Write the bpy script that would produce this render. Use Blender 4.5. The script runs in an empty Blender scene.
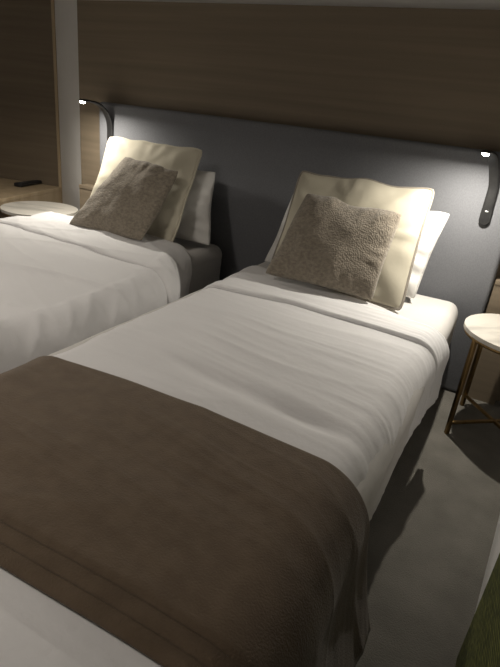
import bpy, bmesh, math, random
from mathutils import Vector, Matrix, noise
random.seed(4)
S = bpy.context.scene
COL = S.collection
V = Vector

# ------------------------------------------------------------------ camera
cam = bpy.data.objects.new('camera', bpy.data.cameras.new('camera'))
COL.objects.link(cam); S.camera = cam
yaw, pitch, roll, foc = 0.4459, 0.4123, 0.11542, 511.26
f = V((-math.sin(yaw)*math.cos(pitch), math.cos(yaw)*math.cos(pitch), -math.sin(pitch)))
rt = V((math.cos(yaw), math.sin(yaw), 0)); up = rt.cross(f)
r2 = rt*math.cos(roll) + up*math.sin(roll); u2 = -rt*math.sin(roll) + up*math.cos(roll)
cam.matrix_world = Matrix(((r2.x, u2.x, -f.x, 1.0024), (r2.y, u2.y, -f.y, -2.2369), (r2.z, u2.z, -f.z, 1.0645), (0, 0, 0, 1)))
cam.data.sensor_fit = 'VERTICAL'; cam.data.sensor_height = 36; cam.data.lens = 36*foc/667
cam.data.clip_start = .01

# ------------------------------------------------------------------ light and exposure
w = bpy.data.worlds.new('world'); S.world = w; w.use_nodes = True
w.node_tree.nodes['Background'].inputs[0].default_value = (1, .9, .75, 1)
w.node_tree.nodes['Background'].inputs[1].default_value = .05
S.view_settings.view_transform = 'Standard'; S.view_settings.look = 'None'
S.view_settings.gamma = 1; S.view_settings.use_curve_mapping = False
S.view_settings.exposure = 1.52
LAMP_W = 2.15          # each reading lamp
LAMP_COL = (1, .935, .82)
FILL = [((-0.95, -2.45, 2.34), .5, 7.4, (1, .91, .80))]   # dim unseen fill light, added left of the camera to brighten the bed foot
for loc, size, watt, colr in FILL:
    l = bpy.data.lights.new('fill_light', 'AREA'); l.shape = 'DISK'; l.size = size; l.energy = watt; l.color = colr; l.spread = math.radians(128)
    o = bpy.data.objects.new('fill_light_source', l); o.location = loc; COL.objects.link(o)

# ------------------------------------------------------------------ materials
def mat(name, col, rough=.8, col2=None, nscale=(8, 8, 8), bump=0, bscale=60, metal=0, kind='noise', sheen=0, bdist=.002, ramp=(.35, .65), detail=4):
    m = bpy.data.materials.new(name); m.use_nodes = True
    nt = m.node_tree; N = nt.nodes; L = nt.links; b = N['Principled BSDF']
    b.inputs['Base Color'].default_value = (*col, 1); b.inputs['Roughness'].default_value = rough
    b.inputs['Metallic'].default_value = metal
    if sheen:
        b.inputs['Sheen Weight'].default_value = sheen; b.inputs['Sheen Roughness'].default_value = .5
    tc = N.new('ShaderNodeTexCoord')
    if col2:
        mp = N.new('ShaderNodeMapping'); mp.inputs['Scale'].default_value = nscale
        L.new(tc.outputs['Object'], mp.inputs[0])
        n = N.new('ShaderNodeTexNoise'); n.inputs['Scale'].default_value = 1; n.inputs['Detail'].default_value = detail
        L.new(mp.outputs[0], n.inputs['Vector'])
        r = N.new('ShaderNodeValToRGB'); r.color_ramp.elements[0].position = ramp[0]; r.color_ramp.elements[1].position = ramp[1]
        r.color_ramp.elements[0].color = (*col, 1); r.color_ramp.elements[1].color = (*col2, 1)
        L.new(n.outputs['Fac'], r.inputs[0]); L.new(r.outputs[0], b.inputs['Base Color'])
    if bump:
        mp2 = N.new('ShaderNodeMapping'); L.new(tc.outputs['Object'], mp2.inputs[0])
        if kind == 'noise':
            t = N.new('ShaderNodeTexNoise'); t.inputs['Scale'].default_value = bscale; t.inputs['Detail'].default_value = 3; out = t.outputs['Fac']
            L.new(mp2.outputs[0], t.inputs['Vector'])
        elif kind == 'voronoi':
            t = N.new('ShaderNodeTexVoronoi'); t.inputs['Scale'].default_value = bscale; out = t.outputs['Distance']
            L.new(mp2.outputs[0], t.inputs['Vector'])
        elif kind == 'rib':
            mp2.inputs['Scale'].default_value = (.35, .35, 1)
            t = N.new('ShaderNodeTexWave'); t.bands_direction = 'Z'; t.inputs['Scale'].default_value = bscale
            t.inputs['Distortion'].default_value = 1.2; t.inputs['Detail Scale'].default_value = 6; out = t.outputs['Fac']
            L.new(mp2.outputs[0], t.inputs['Vector'])
        if kind == 'rib':
            mx = N.new('ShaderNodeMix'); mx.data_type = 'RGBA'
            mx.inputs['A'].default_value = (*col, 1); L.new(r.outputs[0], mx.inputs['B']); L.new(out, mx.inputs['Factor'])
            L.new(mx.outputs['Result'], b.inputs['Base Color'])
        bp = N.new('ShaderNodeBump'); bp.inputs['Strength'].default_value = bump; bp.inputs['Distance'].default_value = bdist
        L.new(out, bp.inputs['Height']); L.new(bp.outputs[0], b.inputs['Normal'])
    return m

M = {}
M['wood'] = mat('oak_wood', (.165, .130, .090), .6, (.24, .192, .135), (.9, .9, 34), ramp=(.2, .8), bump=.1, bscale=40, detail=6)
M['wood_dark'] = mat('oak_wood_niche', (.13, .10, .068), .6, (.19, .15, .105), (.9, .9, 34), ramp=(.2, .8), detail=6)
M['wood_edge'] = mat('oak_edging', (.38, .29, .18), .5, (.46, .36, .24), (20, 20, 2))
M['head'] = mat('charcoal_weave', (.155, .160, .175), .95, (.185, .19, .205), (260, 260, 160), bump=.35, bscale=500, bdist=.0012)
M['white_wall'] = mat('white_plaster', (.78, .77, .76), .85, (.82, .81, .80), (3, 3, 3), bump=.1, bscale=200)
M['ceiling'] = mat('ceiling_paint', (.6, .59, .57), .9, (.64, .63, .61), (2, 2, 2))
M['carpet'] = mat('grey_carpet', (.15, .142, .124), .95, (.195, .184, .162), (9, 9, 9), bump=.6, bscale=260, bdist=.004, detail=8)
M['duvet'] = mat('white_cotton', (.77, .765, .775), .75, (.80, .795, .805), (5, 5, 5), bump=.25, bscale=55, sheen=.1, bdist=.004)
M['sheet'] = mat('white_sheet', (.60, .585, .565), .75, (.64, .62, .60), (5, 5, 5), bump=.2, bscale=30, bdist=.004)
M['pillow'] = mat('white_pillowcase', (.72, .71, .69), .75, (.76, .75, .73), (6, 6, 6), bump=.25, bscale=28, bdist=.006)
M['cream'] = mat('cream_linen', (.50, .465, .37), .85, (.55, .51, .41), (9, 9, 9), bump=.2, bscale=26, bdist=.004)
M['piping'] = mat('taupe_piping', (.25, .225, .19), .85, (.30, .27, .23), (60, 60, 60))
M['fleece'] = mat('brown_fleece', (.112, .078, .049), .95, (.138, .098, .063), (30, 30, 30), bump=.55, bscale=300, sheen=.25, bdist=.0025)
M['base'] = mat('dark_bed_base', (.03, .03, .032), .9, (.045, .045, .045), (40, 40, 40))
M['black'] = mat('black_metal', (.012, .012, .013), .45, (.018, .018, .018), (60, 60, 60))
M['silver'] = mat('silver_switch', (.8, .8, .8), .3, (.85, .85, .85), (9, 9, 9), metal=.6)
M['marble'] = mat('white_marble', (.50, .48, .44), .35, (.70, .67, .61), (3, 11, 3), ramp=(.34, .46), detail=9)
M['brass'] = mat('brushed_brass', (.26, .17, .07), .4, (.33, .22, .10), (60, 60, 6), metal=1)
M['rubber'] = mat('remote_plastic', (.01, .01, .011), .5, (.014, .014, .015), (40, 40, 40))
M['button'] = mat('remote_button', (.09, .09, .095), .5, (.12, .12, .125), (40, 40, 40))
M['green'] = mat('moss_green_rib', (.07, .085, .015), .9, (.26, .27, .06), (60, 60, 100), bump=1, bscale=28, kind='rib', bdist=.006)

# knitted cushion: small waffle cells running on the diagonal
def knit():
    m = mat('taupe_waffle_knit', (.20, .17, .132), .95, (.30, .26, .205), (70, 70, 110), sheen=.3)
    nt = m.node_tree; N = nt.nodes; L = nt.links; b = N['Principled BSDF']
    tc = N.new('ShaderNodeTexCoord'); mp = N.new('ShaderNodeMapping'); mp.inputs['Rotation'].default_value = (0, math.radians(28), 0)
    mp.inputs['Scale'].default_value = (1, .8, .8)
    L.new(tc.outputs['Object'], mp.inputs[0])
    v = N.new('ShaderNodeTexVoronoi'); v.inputs['Scale'].default_value = 180; v.inputs['Randomness'].default_value = .65
    L.new(mp.outputs[0], v.inputs['Vector'])
    bp = N.new('ShaderNodeBump'); bp.invert = True; bp.inputs['Strength'].default_value = 1; bp.inputs['Distance'].default_value = .0022
    L.new(v.outputs['Distance'], bp.inputs['Height']); L.new(bp.outputs[0], b.inputs['Normal'])
    return m
M['knit'] = knit()
def emis(name, col, s):
    m = bpy.data.materials.new(name); m.use_nodes = True; b = m.node_tree.nodes['Principled BSDF']
    b.inputs['Emission Color'].default_value = (*col, 1); b.inputs['Emission Strength'].default_value = s
    return m
M['led'] = emis('led_lens', (1, .93, .8), 30)

# ------------------------------------------------------------------ helpers
def link(name, bm, m, parent=None, origin=None, smooth=True):
    bmesh.ops.recalc_face_normals(bm, faces=bm.faces)
    me = bpy.data.meshes.new(name)
    if origin is not None:
        bmesh.ops.translate(bm, vec=-V(origin), verts=bm.verts)
    bm.to_mesh(me); bm.free()
    me.materials.append(m)
    if smooth:
        for p in me.polygons: p.use_smooth = True
    o = bpy.data.objects.new(name, me); COL.objects.link(o)
    if parent is not None: o.parent = parent
    if origin is not None: o.location = V(origin)
    return o
def tag(o, label, cat, group=None):
    o['label'] = label; o['category'] = cat
    if group: o['group'] = group
    return o
def empty(name, loc, label, cat, group=None, rz=0):
    o = bpy.data.objects.new(name, None); o.location = loc; o.rotation_euler = (0, 0, rz); o.empty_display_size = .1
    COL.objects.link(o); return tag(o, label, cat, group)
def box(a, b, bev=0, seg=2, bm=None):
    bm = bm or bmesh.new()
    r = bmesh.ops.create_cube(bm, size=1)
    vs = r['verts']
    for v in vs:
        v.co = V(((a[i]+b[i])/2 + v.co[i]*(b[i]-a[i]) for i in range(3)))
    if bev:
        es = list({e for v in vs for e in v.link_edges})
        bmesh.ops.bevel(bm, geom=es, offset=bev, segments=seg, affect='EDGES', profile=.5)
    return bm
def structure(name, a, b, m, bev=0):
    o = link(name, box(a, b, bev), m, smooth=False); o['kind'] = 'structure'; return o
def smooth_by_angle(o, ang=40):
    me = o.data
    bm = bmesh.new(); bm.from_mesh(me)
    for e in bm.edges:
        e.smooth = not (len(e.link_faces) == 2 and e.calc_face_angle(0) > math.radians(ang))
    bm.to_mesh(me); bm.free(); return o
def tube(pts, r, n=8, bm=None, closed=False):
    bm = bm or bmesh.new(); pts = [V(p) for p in pts]; rings = []
    prev = None
    for i, p in enumerate(pts):
        if closed: d = pts[(i+1) % len(pts)] - pts[i-1]
        else: d = pts[min(i+1, len(pts)-1)] - pts[max(i-1, 0)]
        d.normalize()
        a = prev if prev else (V((0, 0, 1)) if abs(d.z) < .9 else V((1, 0, 0)))
        x = (a - d*a.dot(d)).normalized(); prev = x; y = d.cross(x)
        rings.append([bm.verts.new(p + (x*math.cos(t)+y*math.sin(t))*r) for t in [2*math.pi*k/n for k in range(n)]])
    m = len(rings)
    for i in range(m if closed else m-1):
        A, B = rings[i], rings[(i+1) % m]
        for k in range(n): bm.faces.new((A[k], A[(k+1) % n], B[(k+1) % n], B[k]))
    if not closed:
        bm.faces.new(rings[0]); bm.faces.new(rings[-1])
    return bm
def cyl(c, r, h, n=48, bev=0, bm=None):
    bm = bm or bmesh.new()
    a = [bm.verts.new((c[0]+r*math.cos(2*math.pi*k/n), c[1]+r*math.sin(2*math.pi*k/n), c[2])) for k in range(n)]
    b = [bm.verts.new((v.co.x, v.co.y, c[2]+h)) for v in a]
    fa = bm.faces.new(a); fb = bm.faces.new(b)
    for k in range(n): bm.faces.new((a[k], a[(k+1) % n], b[(k+1) % n], b[k]))
    if bev:
        bmesh.ops.bevel(bm, geom=list(set(fa.edges) | set(fb.edges)), offset=bev, segments=2, affect='EDGES')
    return bm
def sm(a, b, x):  # smooth step
    t = max(0, min(1, (x-a)/(b-a))); return t*t*(3-2*t)
def nz(x, y, z=0): return noise.noise(V((x, y, z)))
def ridge(x, y, z=0): return (1-abs(noise.noise(V((x, y, z))))*2)**3

# ------------------------------------------------------------------ the setting
XW0, XW1 = -2.9, 2.3
YB = -4.2
H = 2.4
structure('floor', (XW0, YB, -.08), (XW1, .9, 0), M['carpet'])
structure('ceiling', (XW0, YB, H), (XW1, .9, H+.08), M['ceiling'])
structure('wall_left', (XW0-.08, YB, 0), (XW0, .9, H), M['white_wall'])
structure('wall_right', (XW1, YB, 0), (XW1+.08, .9, H), M['white_wall'])
structure('wall_front', (XW0, YB-.08, 0), (XW1, YB, H), M['white_wall'])
structure('wall_back', (-1.30, .09, 0), (XW1, .9, H), M['white_wall'])
# white pier beside the right bedside table
bm = bmesh.new()
q = [V((1.212, -.70, 0)), V((1.168, -1.30, 0)), V((1.62, -1.30, 0)), V((1.62, -.70, 0))]
lo = [bm.verts.new(v) for v in q]; hi = [bm.verts.new(v+V((0, 0, H))) for v in q]
bm.faces.new(lo); bm.faces.new(hi)
for k in range(4): bm.faces.new((lo[k], lo[(k+1) % 4], hi[(k+1) % 4], hi[k]))
o = link('wall_pier', bm, M['white_wall'], smooth=False); o['kind'] = 'structure'
# slanting white wall between the headboard panelling and the niche
P = V((-1.78, .357, 0))
bm = bmesh.new()
q = [V((-1.302, .085, 0)), V((P.x, P.y, 0)), V((P.x, .9, 0)), V((-1.302, .9, 0))]
lo = [bm.verts.new(v) for v in q]; hi = [bm.verts.new(v+V((0, 0, H))) for v in q]
bm.faces.new(lo); bm.faces.new(hi)
for k in range(4): bm.faces.new((lo[k], lo[(k+1) % 4], hi[(k+1) % 4], hi[k]))
o = link('wall_slanted', bm, M['white_wall'], smooth=False); o['kind'] = 'structure'

# wood panelling behind the headboard and the low boxes either side of it
wp = link('wood_wall_panel', box((-1.302, .06, 0), (1.18, .09, 1.481), .002), M['wood'], smooth=False)
tag(wp, 'tall oak panel with horizontal grain mounted on the wall above and behind the grey headboard', 'wall panel')
for (a, b, lab) in (((-1.25, -.012, 0), (-1.118, .058, .565), 'narrow low oak ledge between the left bed and the slanting white wall'),
                    ((.997, .004, 0), (1.14, .058, .538), 'narrow low oak ledge behind the right round bedside table')):
    t = empty('wood_ledge', ((a[0]+b[0])/2, (a[1]+b[1])/2, 0), lab, 'ledge', 'low oak ledges beside the headboard')
    org = t.location
    bm = box((a[0], a[1]+.004, 0), (b[0], b[1], b[2]-.018)); bmesh.ops.translate(bm, vec=-org, verts=bm.verts)
    link('ledge_body', bm, M['wood'], t, smooth=False)
    bm = box((a[0], a[1], b[2]-.018), b, .0015); bmesh.ops.translate(bm, vec=-org, verts=bm.verts)
    link('ledge_top', bm, M['wood'], t, smooth=False)

# headboard: upholstered slab with soft edges
bm = bmesh.new()
x0, x1, zt, hy = -1.11, .992, 1.014, .058
bm = box((x0, 0, .004), (x1, hy, zt), .018, 4)
hb = smooth_by_angle(link('headboard', bm, M['head'], origin=(-.06, .03, .004)), 60)
tag(hb, 'long charcoal grey fabric headboard on the wall behind both single beds', 'headboard')

# niche at far left: a tall back panel and a bench-high box, turned slightly towards the beds
ux = V((-.968, -.25, 0)); vy = V((.25, -.968, 0))
def local_box(a, b, bev=0):
    bm = box(a, b, bev)
    for v in bm.verts: v.co = ux*v.co.x + vy*v.co.y + V((0, 0, v.co.z))
    return bm
HD = .44
desk = empty('wooden_desk', (P.x, P.y, 0), 'oak bench-height desk with tall dark back panel at the far left', 'desk')
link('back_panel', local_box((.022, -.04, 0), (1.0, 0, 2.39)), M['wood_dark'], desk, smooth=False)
link('panel_edging', local_box((0.002, -.04, 0), (.022, .004, 2.39), .001), M['wood_edge'], desk, smooth=False)
link('desk_top', local_box((.0, .005, HD-.022), (1.0, .66, HD), .0015), M['wood_edge'], desk, smooth=False)
link('desk_side', local_box((.003, .008, HD-.20), (.028, .655, HD-.022)), M['wood_edge'], desk, smooth=False)
link('plinth', local_box((.09, .01, .0), (.98, .56, HD-.20)), M['base'], desk, smooth=False)

# ------------------------------------------------------------------ beds
def soft_box(a, b, r, cuts=10):
    bm = box(a, b, r, 5); return bm
def make_bed(name, x0, x1, label):
    cx = (x0+x1)/2
    t = empty(name, (cx, -1.03, 0), label, 'bed', 'single beds side by side')
    def part(n, a, b, r, m):
        bm = soft_box(a, b, r); bmesh.ops.translate(bm, vec=-t.location, verts=bm.verts)
        return link(n, bm, m, t)
    part('bed_base', (x0+.03, -2.00, .05), (x1-.03, -.04, .195), .012, M['base'])
    for lx in (x0+.12, x1-.12):
        for ly in (-1.9, -.14):
            bm = cyl((lx, ly, 0), .025, .052, 16); bmesh.ops.translate(bm, vec=-t.location, verts=bm.verts)
            smooth_by_angle(link('leg', bm, M['black'], t))
    # fitted sheet over the mattress, with slack creases
    bm = soft_box((x0, -2.02, .197), (x1, -.022, .425), .05)
    bmesh.ops.subdivide_edges(bm, edges=[e for e in bm.edges if e.calc_length() > .12], cuts=22, use_grid_fill=True)
    for v in bm.verts:
        p = v.co
        d = .003*nz(p.x*9, p.y*14, p.z*9+3) + .004*nz(p.x*3, p.y*4, p.z*25)
        c = V((cx, max(min(p.y, -.3), -1.8), .3)); n = (p-c).normalized()
        p += n*min(d, .004)
    bmesh.ops.translate(bm, vec=-t.location, verts=bm.verts)
    link('mattress', bm, M['sheet'], t)
    return t
make_bed('single_bed', .0, .902, 'nearer single bed on the right with the brown blanket across it')
make_bed('single_bed', -1.18, -.245, 'farther single bed on the left beside the slanting white wall')

def drape_sheet(xl, xr, y0, y1, zt, r, droplr, off=0, crown=.012, flare=.0, hfun=None, nx=150, ny=150, foot=0):
    """cloth over a bed: xl(y), xr(y) outer faces; y0 head edge, y1 foot edge as functions of x fraction; droplr hem depths"""
    bm = bmesh.new(); rows = []
    for j in range(ny+1):
        fj = j/ny; row = []
        for i in range(nx+1):
            fi = i/nx
            ya, yb = y0(fi), y1(fi)
            y = ya + (yb-ya)*fj
            XL, XR = xl(y)-off, xr(y)+off
            R = r+off; arc = R*math.pi/2
            dl, dr = droplr[0](y), droplr[1](y)
            flat = XR-XL-2*R
            tot = dl + arc + flat + arc + dr
            s = fi*tot
            if s < dl: p = V((XL - flare*(dl-s)**1.5, y, zt+off-R-(dl-s))); n = V((-1, 0, 0)); side = (dl-s)+arc
            elif s < dl+arc:
                a = (s-dl)/R; p = V((XL+R-R*math.cos(a), y, zt+off-R+R*math.sin(a))); n = V((-math.cos(a), 0, math.sin(a))); side = (dl+arc-s)
            elif s < dl+arc+flat: p = V((XL+R+(s-dl-arc), y, zt+off)); n = V((0, 0, 1)); side = 0
            elif s < dl+2*arc+flat:
                a = (s-dl-arc-flat)/R; p = V((XR-R+R*math.sin(a), y, zt+off-R+R*math.cos(a))); n = V((math.sin(a), 0, math.cos(a))); side = a*R
            else:
                k = s-dl-2*arc-flat; p = V((XR + flare*k**1.5, y, zt+off-R-k)); n = V((1, 0, 0)); side = k+arc
            mx = (p.x-(XL+XR)/2)/((XR-XL)/2)
            p.z += crown*max(0, 1-mx*mx)
            if foot and y < foot:
                k = foot-y; Rf = .08
                if k < Rf*math.pi/2: p.y = foot-Rf*math.sin(k/Rf); p.z -= Rf*(1-math.cos(k/Rf))
                else: p.y = foot-Rf; p.z -= Rf + k-Rf*math.pi/2
                p.z = max(p.z, .06)
            if hfun: p += n*hfun(p.x, p.y, side, n, fi, fj)
            row.append(bm.verts.new(p))
        rows.append(row)
    for j in range(ny):
        for i in range(nx):
            bm.faces.new((rows[j][i], rows[j][i+1], rows[j+1][i+1], rows[j+1][i]))
    return bm
def thicken(o, t, off=-1):
    m = o.modifiers.new('thickness', 'SOLIDIFY'); m.thickness = t; m.offset = off; return o

# --- right duvet
def wr_right(x, y, side, n, fi, fj):
    yy = y + .35*side + .04*nz(x*2.3, y*2)
    k = sm(-.55, -.75, y)
    h = .0035*nz(x*2.2, yy*17, 1.7) + .003*nz(x*5, yy*9, 4.2)
    h += .006*k*ridge(x*1.3+.3, yy*4.5, 7.1)*sm(.1, .5, x)*(1-sm(0, .3, side))
    h += .0034*ridge(x*1.6+y, yy*26+x*3, 12.2)*(.5+nz(x*3, y*3, 44))
    h += .003*ridge(x*1.1, yy*13, 2.2)*(.35+.65*min(1, side/.15 + sm(.5, .9, x)*.7))
    h += .008*nz(x*2.0, y*2.6, 9)
    if side > 0: h += .006*nz(y*11+side*3, side*3, 3.3)*min(1, side/.1)
    h -= .022*math.exp(-((y+1.285+.10*(x-.5))/.03)**2)*sm(.25, .45, x)*sm(.86, .7, x)
    return h*.75
yhead = lambda fi: -.36 - .20*sm(.1, .95, fi) + .02*nz(fi*4, 1.3)
zR = .448
xlR = lambda y: .03
xrR = lambda y: .920 - .03*sm(-.4, -1.4, y) + .012*nz(y*3, 5.5)
bm = drape_sheet(xlR, xrR, yhead, lambda fi: -2.28, zR, .075, (lambda y: .12, lambda y: .14+.015*nz(y*5, 1)), hfun=wr_right, nx=190, ny=300, foot=-1.98, flare=.1)
duvR = link('duvet', bm, M['duvet'], origin=(.46, -1.2, .45)); thicken(duvR, .012)
tag(duvR, 'white cotton duvet on the right bed, partly under the brown blanket', 'duvet', 'white duvets on the beds')
# turned-back top border of the duvet
def wr_cuff(x, y, side, n, fi, fj):
    edge = .010*math.exp(-((1-fj)*.24/.012)**2)
    return wr_right(x, y, side, n, fi, fj) + .003*nz(x*3, y*22, 8) + .002*nz(x*6, y*40, 8) - .012*sm(.96, 1, fj) - .010*min(1, side/.2)
cuffy1 = lambda fi: -.69 - .03*math.cos(fi*math.pi*2)*.6 + .012*nz(fi*5, 4.4)
bm = drape_sheet(xlR, xrR, lambda fi: yhead(fi)+.003, cuffy1, zR, .075, (lambda y: .11, lambda y: .14+.015*nz(y*5, 1)), off=.013, hfun=wr_cuff, nx=170, ny=44, flare=.1)
bmesh.ops.translate(bm, vec=-duvR.location, verts=bm.verts)
thicken(link('turned_back_border', bm, M['duvet'], duvR), .008)

# --- left duvet
def wr_left(x, y, side, n, fi, fj):
    d = x + y*.8
    h = .012*nz(x*2.4, y*2.4, 21) + .004*nz(x*5+y*2, y*8, 13) + .007*ridge(d*1.6, (y-x*.5)*5.0, 5.3) + .003*ridge(x*3, y*11+x*5, 9.3)
    if side > 0: h += .014*nz(y*7+side*4, side*5, 6.3)*min(1, side/.1) + .007*ridge(y*6+side*5, side*2, 2.2)
    return h
zL = .452
xlL = lambda y: -1.19
xrL = lambda y: -.215 + .15*sm(-.36, -.80, y) + .012*nz(y*4, 1.5)
yheadL = lambda fi: -.36 - .10*sm(.8, 1, fi) + .02*nz(fi*5, 3.3)
bm = drape_sheet(xlL, xrL, yheadL, lambda fi: -2.28, zL, .10, (lambda y: .10, lambda y: .12+.02*nz(y*4, 7)), hfun=wr_left, nx=150, ny=200, foot=-1.98, crown=.02)
duvL = link('duvet', bm, M['duvet'], origin=(-.7, -1.2, .45)); thicken(duvL, .012)
tag(duvL, 'rumpled white cotton duvet on the left bed with no blanket over it', 'duvet', 'white duvets on the beds')
bm = drape_sheet(xlL, xrL, lambda fi: yheadL(fi)+.003, lambda fi: -.70 + .02*math.sin(fi*7) - .06*sm(.75, 1, fi), zL, .10, (lambda y: .09, lambda y: .10), off=.013,
                 hfun=lambda x, y, s, n, fi, fj: wr_left(x, y, s, n, fi, fj)+.005*nz(x*3+y*3, y*16, 8)-.012*sm(.95, 1, fj), nx=150, ny=40, crown=.02)
bmesh.ops.translate(bm, vec=-duvL.location, verts=bm.verts)
thicken(link('turned_back_border', bm, M['duvet'], duvL), .008)

# --- brown fleece blanket: folded in layers across the right bed
def wr_bl(x, y, side, n, fi, fj):
    h = .6*wr_right(x, y, side, n, fi, fj) + .006*nz(x*3, y*4, 31) + .006*ridge(x*2.2+y*3, y*2.5-x, 14)*sm(.2, .6, x)
    if side > 0: h += .018*sm(0, .25, side)*(.5+.8*nz(y*6.5+.3, side*1.2, 3.7))
    return h
blan = None
yb0 = lambda fi: -1.445 - .025*(2*fi-1)**2
for k, (off, yend, z0) in enumerate(((.026, -1.872, 0), (.019, -1.895, 0), (.012, -1.918, 0))):
    hf = (lambda k: (lambda x, y, s, n, fi, fj: wr_bl(x, y, s, n, fi, fj) - .008*sm(.03, 0, fj)**2 - .0045*sm(.965, 1, fj)**2))(k)
    bm = drape_sheet(lambda y: .055, lambda y: .886, (lambda fi, k=k: yb0(fi) - .012*k), (lambda fi, yend=yend: yend - .01*math.sin(fi*5)), zR, .08,
                     (lambda y: .04, lambda y, k=k: .205-.012*k), off=off, hfun=hf, nx=150, ny=120, flare=.58)
    if k == 0:
        blan = link('blanket', bm, M['fleece'], origin=(.46, -1.63, .46)); thicken(blan, .006)
        tag(blan, 'folded brown fleece blanket laid across the foot half of the right bed', 'blanket')
    else:
        bmesh.ops.translate(bm, vec=-blan.location, verts=bm.verts)
        thicken(link('folded_layer', bm, M['fleece'], blan), .006)

# ------------------------------------------------------------------ pillows and cushions
def pillow(name, C, T, m, label, cat, group, pull=.04, seed=0, piping=None, wr=.006, n=44, power=.42, sag=0, corner=.055):
    C = [V(c) for c in C]                       # TL, TR, BR, BL of the seam outline
    TL, TR, BR, BL = C
    nrm = (TR-TL).cross(BL-TL).normalized()
    if nrm.y > 0: nrm = -nrm                    # faces the room
    cen = (TL+TR+BR+BL)/4
    def base(u, v):
        uu = u*(1-pull*(1-v*v)); vv = v*(1-pull*(1-u*u))
        a, b = (uu+1)/2, (vv+1)/2
        p = BL*(1-a)*(1-b) + BR*a*(1-b) + TL*(1-a)*b + TR*a*b
        p = cen + (p-cen)*(1-corner*(u*u*v*v)**5)
        p += nrm*.012*nz(u*1.5+seed, v*1.5, 2) 
        p += (TL-BL).normalized()*.012*nz(u*2.5+seed, 5, v*.5)*max(0, v)
        return p
    bm = bmesh.new()
    g = [[None]*(n+1) for _ in range(2)]
    front = [[None]*(n+1) for _ in range(n+1)]; back = [[None]*(n+1) for _ in range(n+1)]
    def warp(t): return math.sin(t*math.pi/2)*.55 + t*.45
    for j in range(n+1):
        for i in range(n+1):
            u, v = warp(2*i/n-1), warp(2*j/n-1)
            p = base(u, v); e = max(0, (1-u*u)*(1-v*v))
            th = T*e**power * (1-sag*v*.5)
            edge = (max(abs(u), abs(v)))
            wk = wr*min(1, e*6)*(nz(u*2.2+seed, v*2.2, 5)*1.3 + nz(u*5+seed, v*4, 1)*.6 + ridge(u*1.4+v*1.2+seed, (v-u)*1.2, 3)*.8)
            # radial tucks running in from the seam
            ang = math.atan2(v, u); tuck = wr*.7*sm(.45, .9, edge)*min(1, e*14)*math.sin(ang*17+4*nz(ang*2, seed))
            if e <= 1e-9:
                front[j][i] = back[j][i] = bm.verts.new(p)
            else:
                front[j][i] = bm.verts.new(p + nrm*(th+wk+tuck)); back[j][i] = bm.verts.new(p - nrm*max(.001, th*.85+wk*.3))
    for j in range(n):
        for i in range(n):
            bm.faces.new((front[j][i], front[j][i+1], front[j+1][i+1], front[j+1][i]))
            bm.faces.new((back[j][i], back[j+1][i], back[j+1][i+1], back[j][i+1]))
    low = min(v.co.z for v in bm.verts)
    org = V((cen.x, cen.y, low))
    o = link(name, bm, m, origin=org); tag(o, label, cat, group)
    if piping:
        ring = [base(warp(2*i/n-1), -1) for i in range(n)] + [base(1, warp(2*j/n-1)) for j in range(n)] + \
               [base(warp(1-2*i/n), 1) for i in range(n)] + [base(-1, warp(1-2*j/n)) for j in range(n)]
        bm = tube([p-org for p in ring], .0058, 8, closed=True)
        link('piping', bm, piping, o)
    return o
pillow('pillow', [(.10, -.075, .755), (.772, -.07, .772), (.738, -.215, .445), (.06, -.215, .445)], .05, M['pillow'],
       'white pillow behind the piped cream cushion on the right bed', 'pillow', 'white pillows against the headboard', seed=2.3, corner=.015, pull=.03, wr=.006)
pillow('pillow', [(-.98, -.075, .775), (-.305, -.07, .772), (-.232, -.20, .452), (-.95, -.215, .446)], .05, M['pillow'],
       'white pillow behind the plain cream cushion on the left bed', 'pillow', 'white pillows against the headboard', seed=7.1, corner=.015, pull=.03, wr=.006)
pillow('cream_cushion', [(.143, -.125, .848), (.700, -.117, .860), (.722, -.380, .436), (.165, -.39, .452)], .045, M['cream'],
       'square cream cushion with grey piping on the right bed', 'cushion', 'large cream cushions', seed=4.4, corner=.035, piping=M['piping'], wr=.0035, pull=.035)
pillow('cream_cushion', [(-.922, -.115, .862), (-.360, -.111, .868), (-.335, -.36, .452), (-.876, -.37, .452)], .045, M['cream'],
       'square cream cushion on the left bed, nearest the slanting white wall', 'cushion', 'large cream cushions', seed=11.4, corner=.035, piping=M['cream'], wr=.004, pull=.035)
pillow('knitted_cushion', [(.238, -.268, .787), (.630, -.272, .767), (.632, -.49, .486), (.205, -.505, .488)], .05, M['knit'],
       'small taupe waffle-knit cushion leaning in front on the right bed', 'cushion', 'small knitted cushions', seed=5.4, corner=.022, wr=.003, pull=.03)
pillow('knitted_cushion', [(-.70, -.255, .800), (-.378, -.265, .775), (-.405, -.485, .484), (-.825, -.50, .478)], .05, M['knit'],
       'small taupe waffle-knit cushion leaning in front on the left bed', 'cushion', 'small knitted cushions', seed=15.9, corner=.022, wr=.003, pull=.015)

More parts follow.
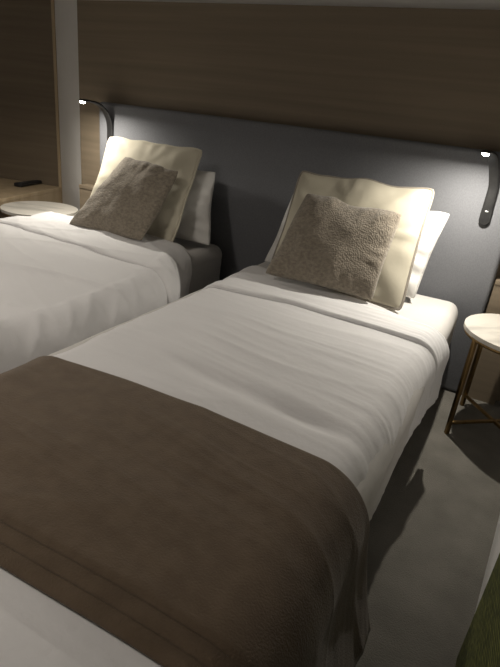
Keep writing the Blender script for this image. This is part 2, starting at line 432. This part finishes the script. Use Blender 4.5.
# ------------------------------------------------------------------ reading lamps
def reading_lamp(bx, hx, label, zb=.742, power=1):
    t = empty('reading_lamp', (bx, 0, zb), label, 'lamp', 'black bendy reading lamps on the headboard')
    W, TH = .041, .012
    path = [(0, zb+.018*0), (0, zb+.10), (-.001, zb+.135)]
    zc, yc = .875, -.115
    pts = [(-.006, zb + .062 + (zc-zb-.062)*k/6) for k in range(7)]
    for k in range(1, 13):
        a = k/12*math.pi*.5
        pts.append((-.006 - (.155)*(1-math.cos(a)), zc + .137*math.sin(a)))
    tip_z = pts[-1][1]
    pts.append((-.185, tip_z+.002))
    def strip(pts, wid, th, x_of):
        bm = bmesh.new(); rings = []
        for i, (y, z) in enumerate(pts):
            a = pts[max(0, i-1)]; b = pts[min(len(pts)-1, i+1)]
            d = V((0, b[0]-a[0], b[1]-a[1])).normalized(); nn = V((0, -d.z, d.y))
            c = V((x_of(i/(len(pts)-1)), y, z)) - V((bx, 0, zb)); ww = wid(i/(len(pts)-1))/2
            ring = []
            for k in range(12):
                an = 2*math.pi*(k+.5)/12; cx, cy = math.cos(an), math.sin(an)
                sx = math.copysign(abs(cx)**.5, cx)*ww; sy = math.copysign(abs(cy)**.6, cy)*th/2
                ring.append(bm.verts.new(c + V((sx, 0, 0)) + nn*sy))
            rings.append(ring)
        for i in range(len(rings)-1):
            for k in range(12): bm.faces.new((rings[i][k], rings[i][(k+1) % 12], rings[i+1][(k+1) % 12], rings[i+1][k]))
        bm.faces.new(rings[0]); bm.faces.new(rings[-1]); return bm
    xo = lambda s: bx + (hx-bx)*max(0, s-.35)/.65
    smooth_by_angle(link('arm', strip(pts, lambda s: W*(1-.12*s), TH, xo), M['black'], t), 50)
    # wall body with rounded lower end
    bm = bmesh.new(); n = 10; zt_ = .064
    prof = [(-W/2, zt_), (W/2, zt_)] + [(W/2*math.cos(a), W/2 - W/2*math.sin(a)) for a in [math.pi*k/n for k in range(n+1)]]
    A = [bm.verts.new((x, .0015, z)) for x, z in prof]; B = [bm.verts.new((x, -.013, z)) for x, z in prof]
    bm.faces.new(A); fb = bm.faces.new(B)
    for k in range(len(A)): bm.faces.new((A[k], A[(k+1) % len(A)], B[(k+1) % len(A)], B[k]))
    bmesh.ops.bevel(bm, geom=list(fb.edges), offset=.002, segments=2, affect='EDGES')
    smooth_by_angle(link('wall_mount', bm, M['black'], t), 50)
    link('switch', box((-.006, -.0155, .052), (.006, -.012, .057), .001), M['silver'], t)
    # head: flattened capsule at the tip
    hz = tip_z - .000
    hp = V((hx, -.202, hz)) - V((bx, 0, zb))
    bm = bmesh.new(); bmesh.ops.create_uvsphere(bm, u_segments=20, v_segments=12, radius=1)
    for v in bm.verts: v.co = V((v.co.x*.018, v.co.y*.030, v.co.z*.0075 + .002)) + hp
    hd = link('lamp_head', bm, M['black'], t)
    bm = bmesh.new(); bmesh.ops.create_uvsphere(bm, u_segments=16, v_segments=10, radius=1)
    for v in bm.verts: v.co = V((v.co.x*.012, v.co.y*.013, v.co.z*.007)) + hp + V((0, -.013, -.005))
    link('led', bm, M['led'], hd)
    l = bpy.data.lights.new('reading_light', 'AREA'); l.shape = 'DISK'; l.size = .016; l.energy = LAMP_W*power; l.color = LAMP_COL
    lo = bpy.data.objects.new('reading_light', l); lo.parent = t
    lo.location = hp + V((0, -.013, -.0125)); lo.rotation_euler = (-math.radians(9), 0, 0)
    COL.objects.link(lo)
    return t
reading_lamp(-1.020, -1.005, 'black curved reading lamp with glowing tip at the left end of the headboard', power=.82)
reading_lamp(.893, .848, 'black curved reading lamp with glowing tip at the right end of the headboard')

# ------------------------------------------------------------------ bedside tables
def side_table(cx, cy, rot, label):
    t = empty('side_table', (cx, cy, 0), label, 'side table', 'round marble bedside tables', rot)
    smooth_by_angle(link('table_top', cyl((0, 0, .406), .205, .015, 72, .003), M['marble'], t), 35)
    R = .195
    link('rim_ring', tube([(R*math.cos(a), R*math.sin(a), .398) for a in [2*math.pi*k/48 for k in range(48)]], .007, 8, closed=True), M['brass'], t)
    for k in range(4):
        a = math.pi/2*k
        c, s = math.cos(a), math.sin(a)
        smooth_by_angle(link('leg', box((R*c-.0075, R*s-.0075, 0), (R*c+.0075, R*s+.0075, .398), .002), M['brass'], t), 30)
    for k in range(2):
        a = math.pi/2*k; z = .05 + .0*k
        p = V((R*math.cos(a), R*math.sin(a), 0))
        bm = box((-R, -.006, .044), (R, .006, .056), .0015)
        if k: bmesh.ops.rotate(bm, cent=(0, 0, 0), matrix=Matrix.Rotation(math.pi/2, 3, 'Z'), verts=bm.verts)
        smooth_by_angle(link('cross_brace', bm, M['brass'], t), 30)
    return t
side_table(1.142, -.237, math.radians(40), 'round white marble side table with brass legs right of the nearer bed')
side_table(-1.396, -.168, math.radians(20), 'round white marble side table left of the farther bed, beside the wooden desk')

# remote control on the desk
rc = empty('remote_control', P + ux*.175 + vy*.115 + V((0, 0, HD+.002)), 'black remote control lying on the wooden desk at far left', 'remote control', rz=math.radians(104.5))
bm = box((-.115, -.025, .001), (.115, .025, .021), .006, 3)
for v in bm.verts:
    if v.co.x < -.02: v.co.y *= 1.12; v.co.z *= 1.15
link('remote_body', bm, M['rubber'], rc)
for i in range(7):
    for j in range(3):
        x = -.075+.024*i; y = -.012+.012*j; top = .0238 if x < -.02 else .0212
        link('button', cyl((x, y, top-.002), .004, .0025, 10), M['button'], rc)

# green armchair, bottom right corner
ch = empty('armchair', (1.50, -1.70, 0), 'moss green ribbed armchair at the bottom right beside the white wall pier', 'armchair')
def cp(n, a, b, r, m=M['green']):
    bm = box(a, b, r, 4); bmesh.ops.translate(bm, vec=-ch.location, verts=bm.verts); return link(n, bm, m, ch)
cp('armrest', (1.145, -2.05, .05), (1.26, -1.345, .58), .02)
cp('armrest', (1.74, -2.05, .05), (1.855, -1.345, .58), .02)
cp('seat', (1.262, -2.05, .08), (1.738, -1.47, .42), .03)
cp('backrest', (1.262, -1.468, .05), (1.738, -1.345, .85), .03)
for lx in (1.18, 1.82):
    for ly in (-2.0, -1.39): cp('leg', (lx-.02, ly-.02, 0), (lx+.02, ly+.02, .055), .002, M['black'])
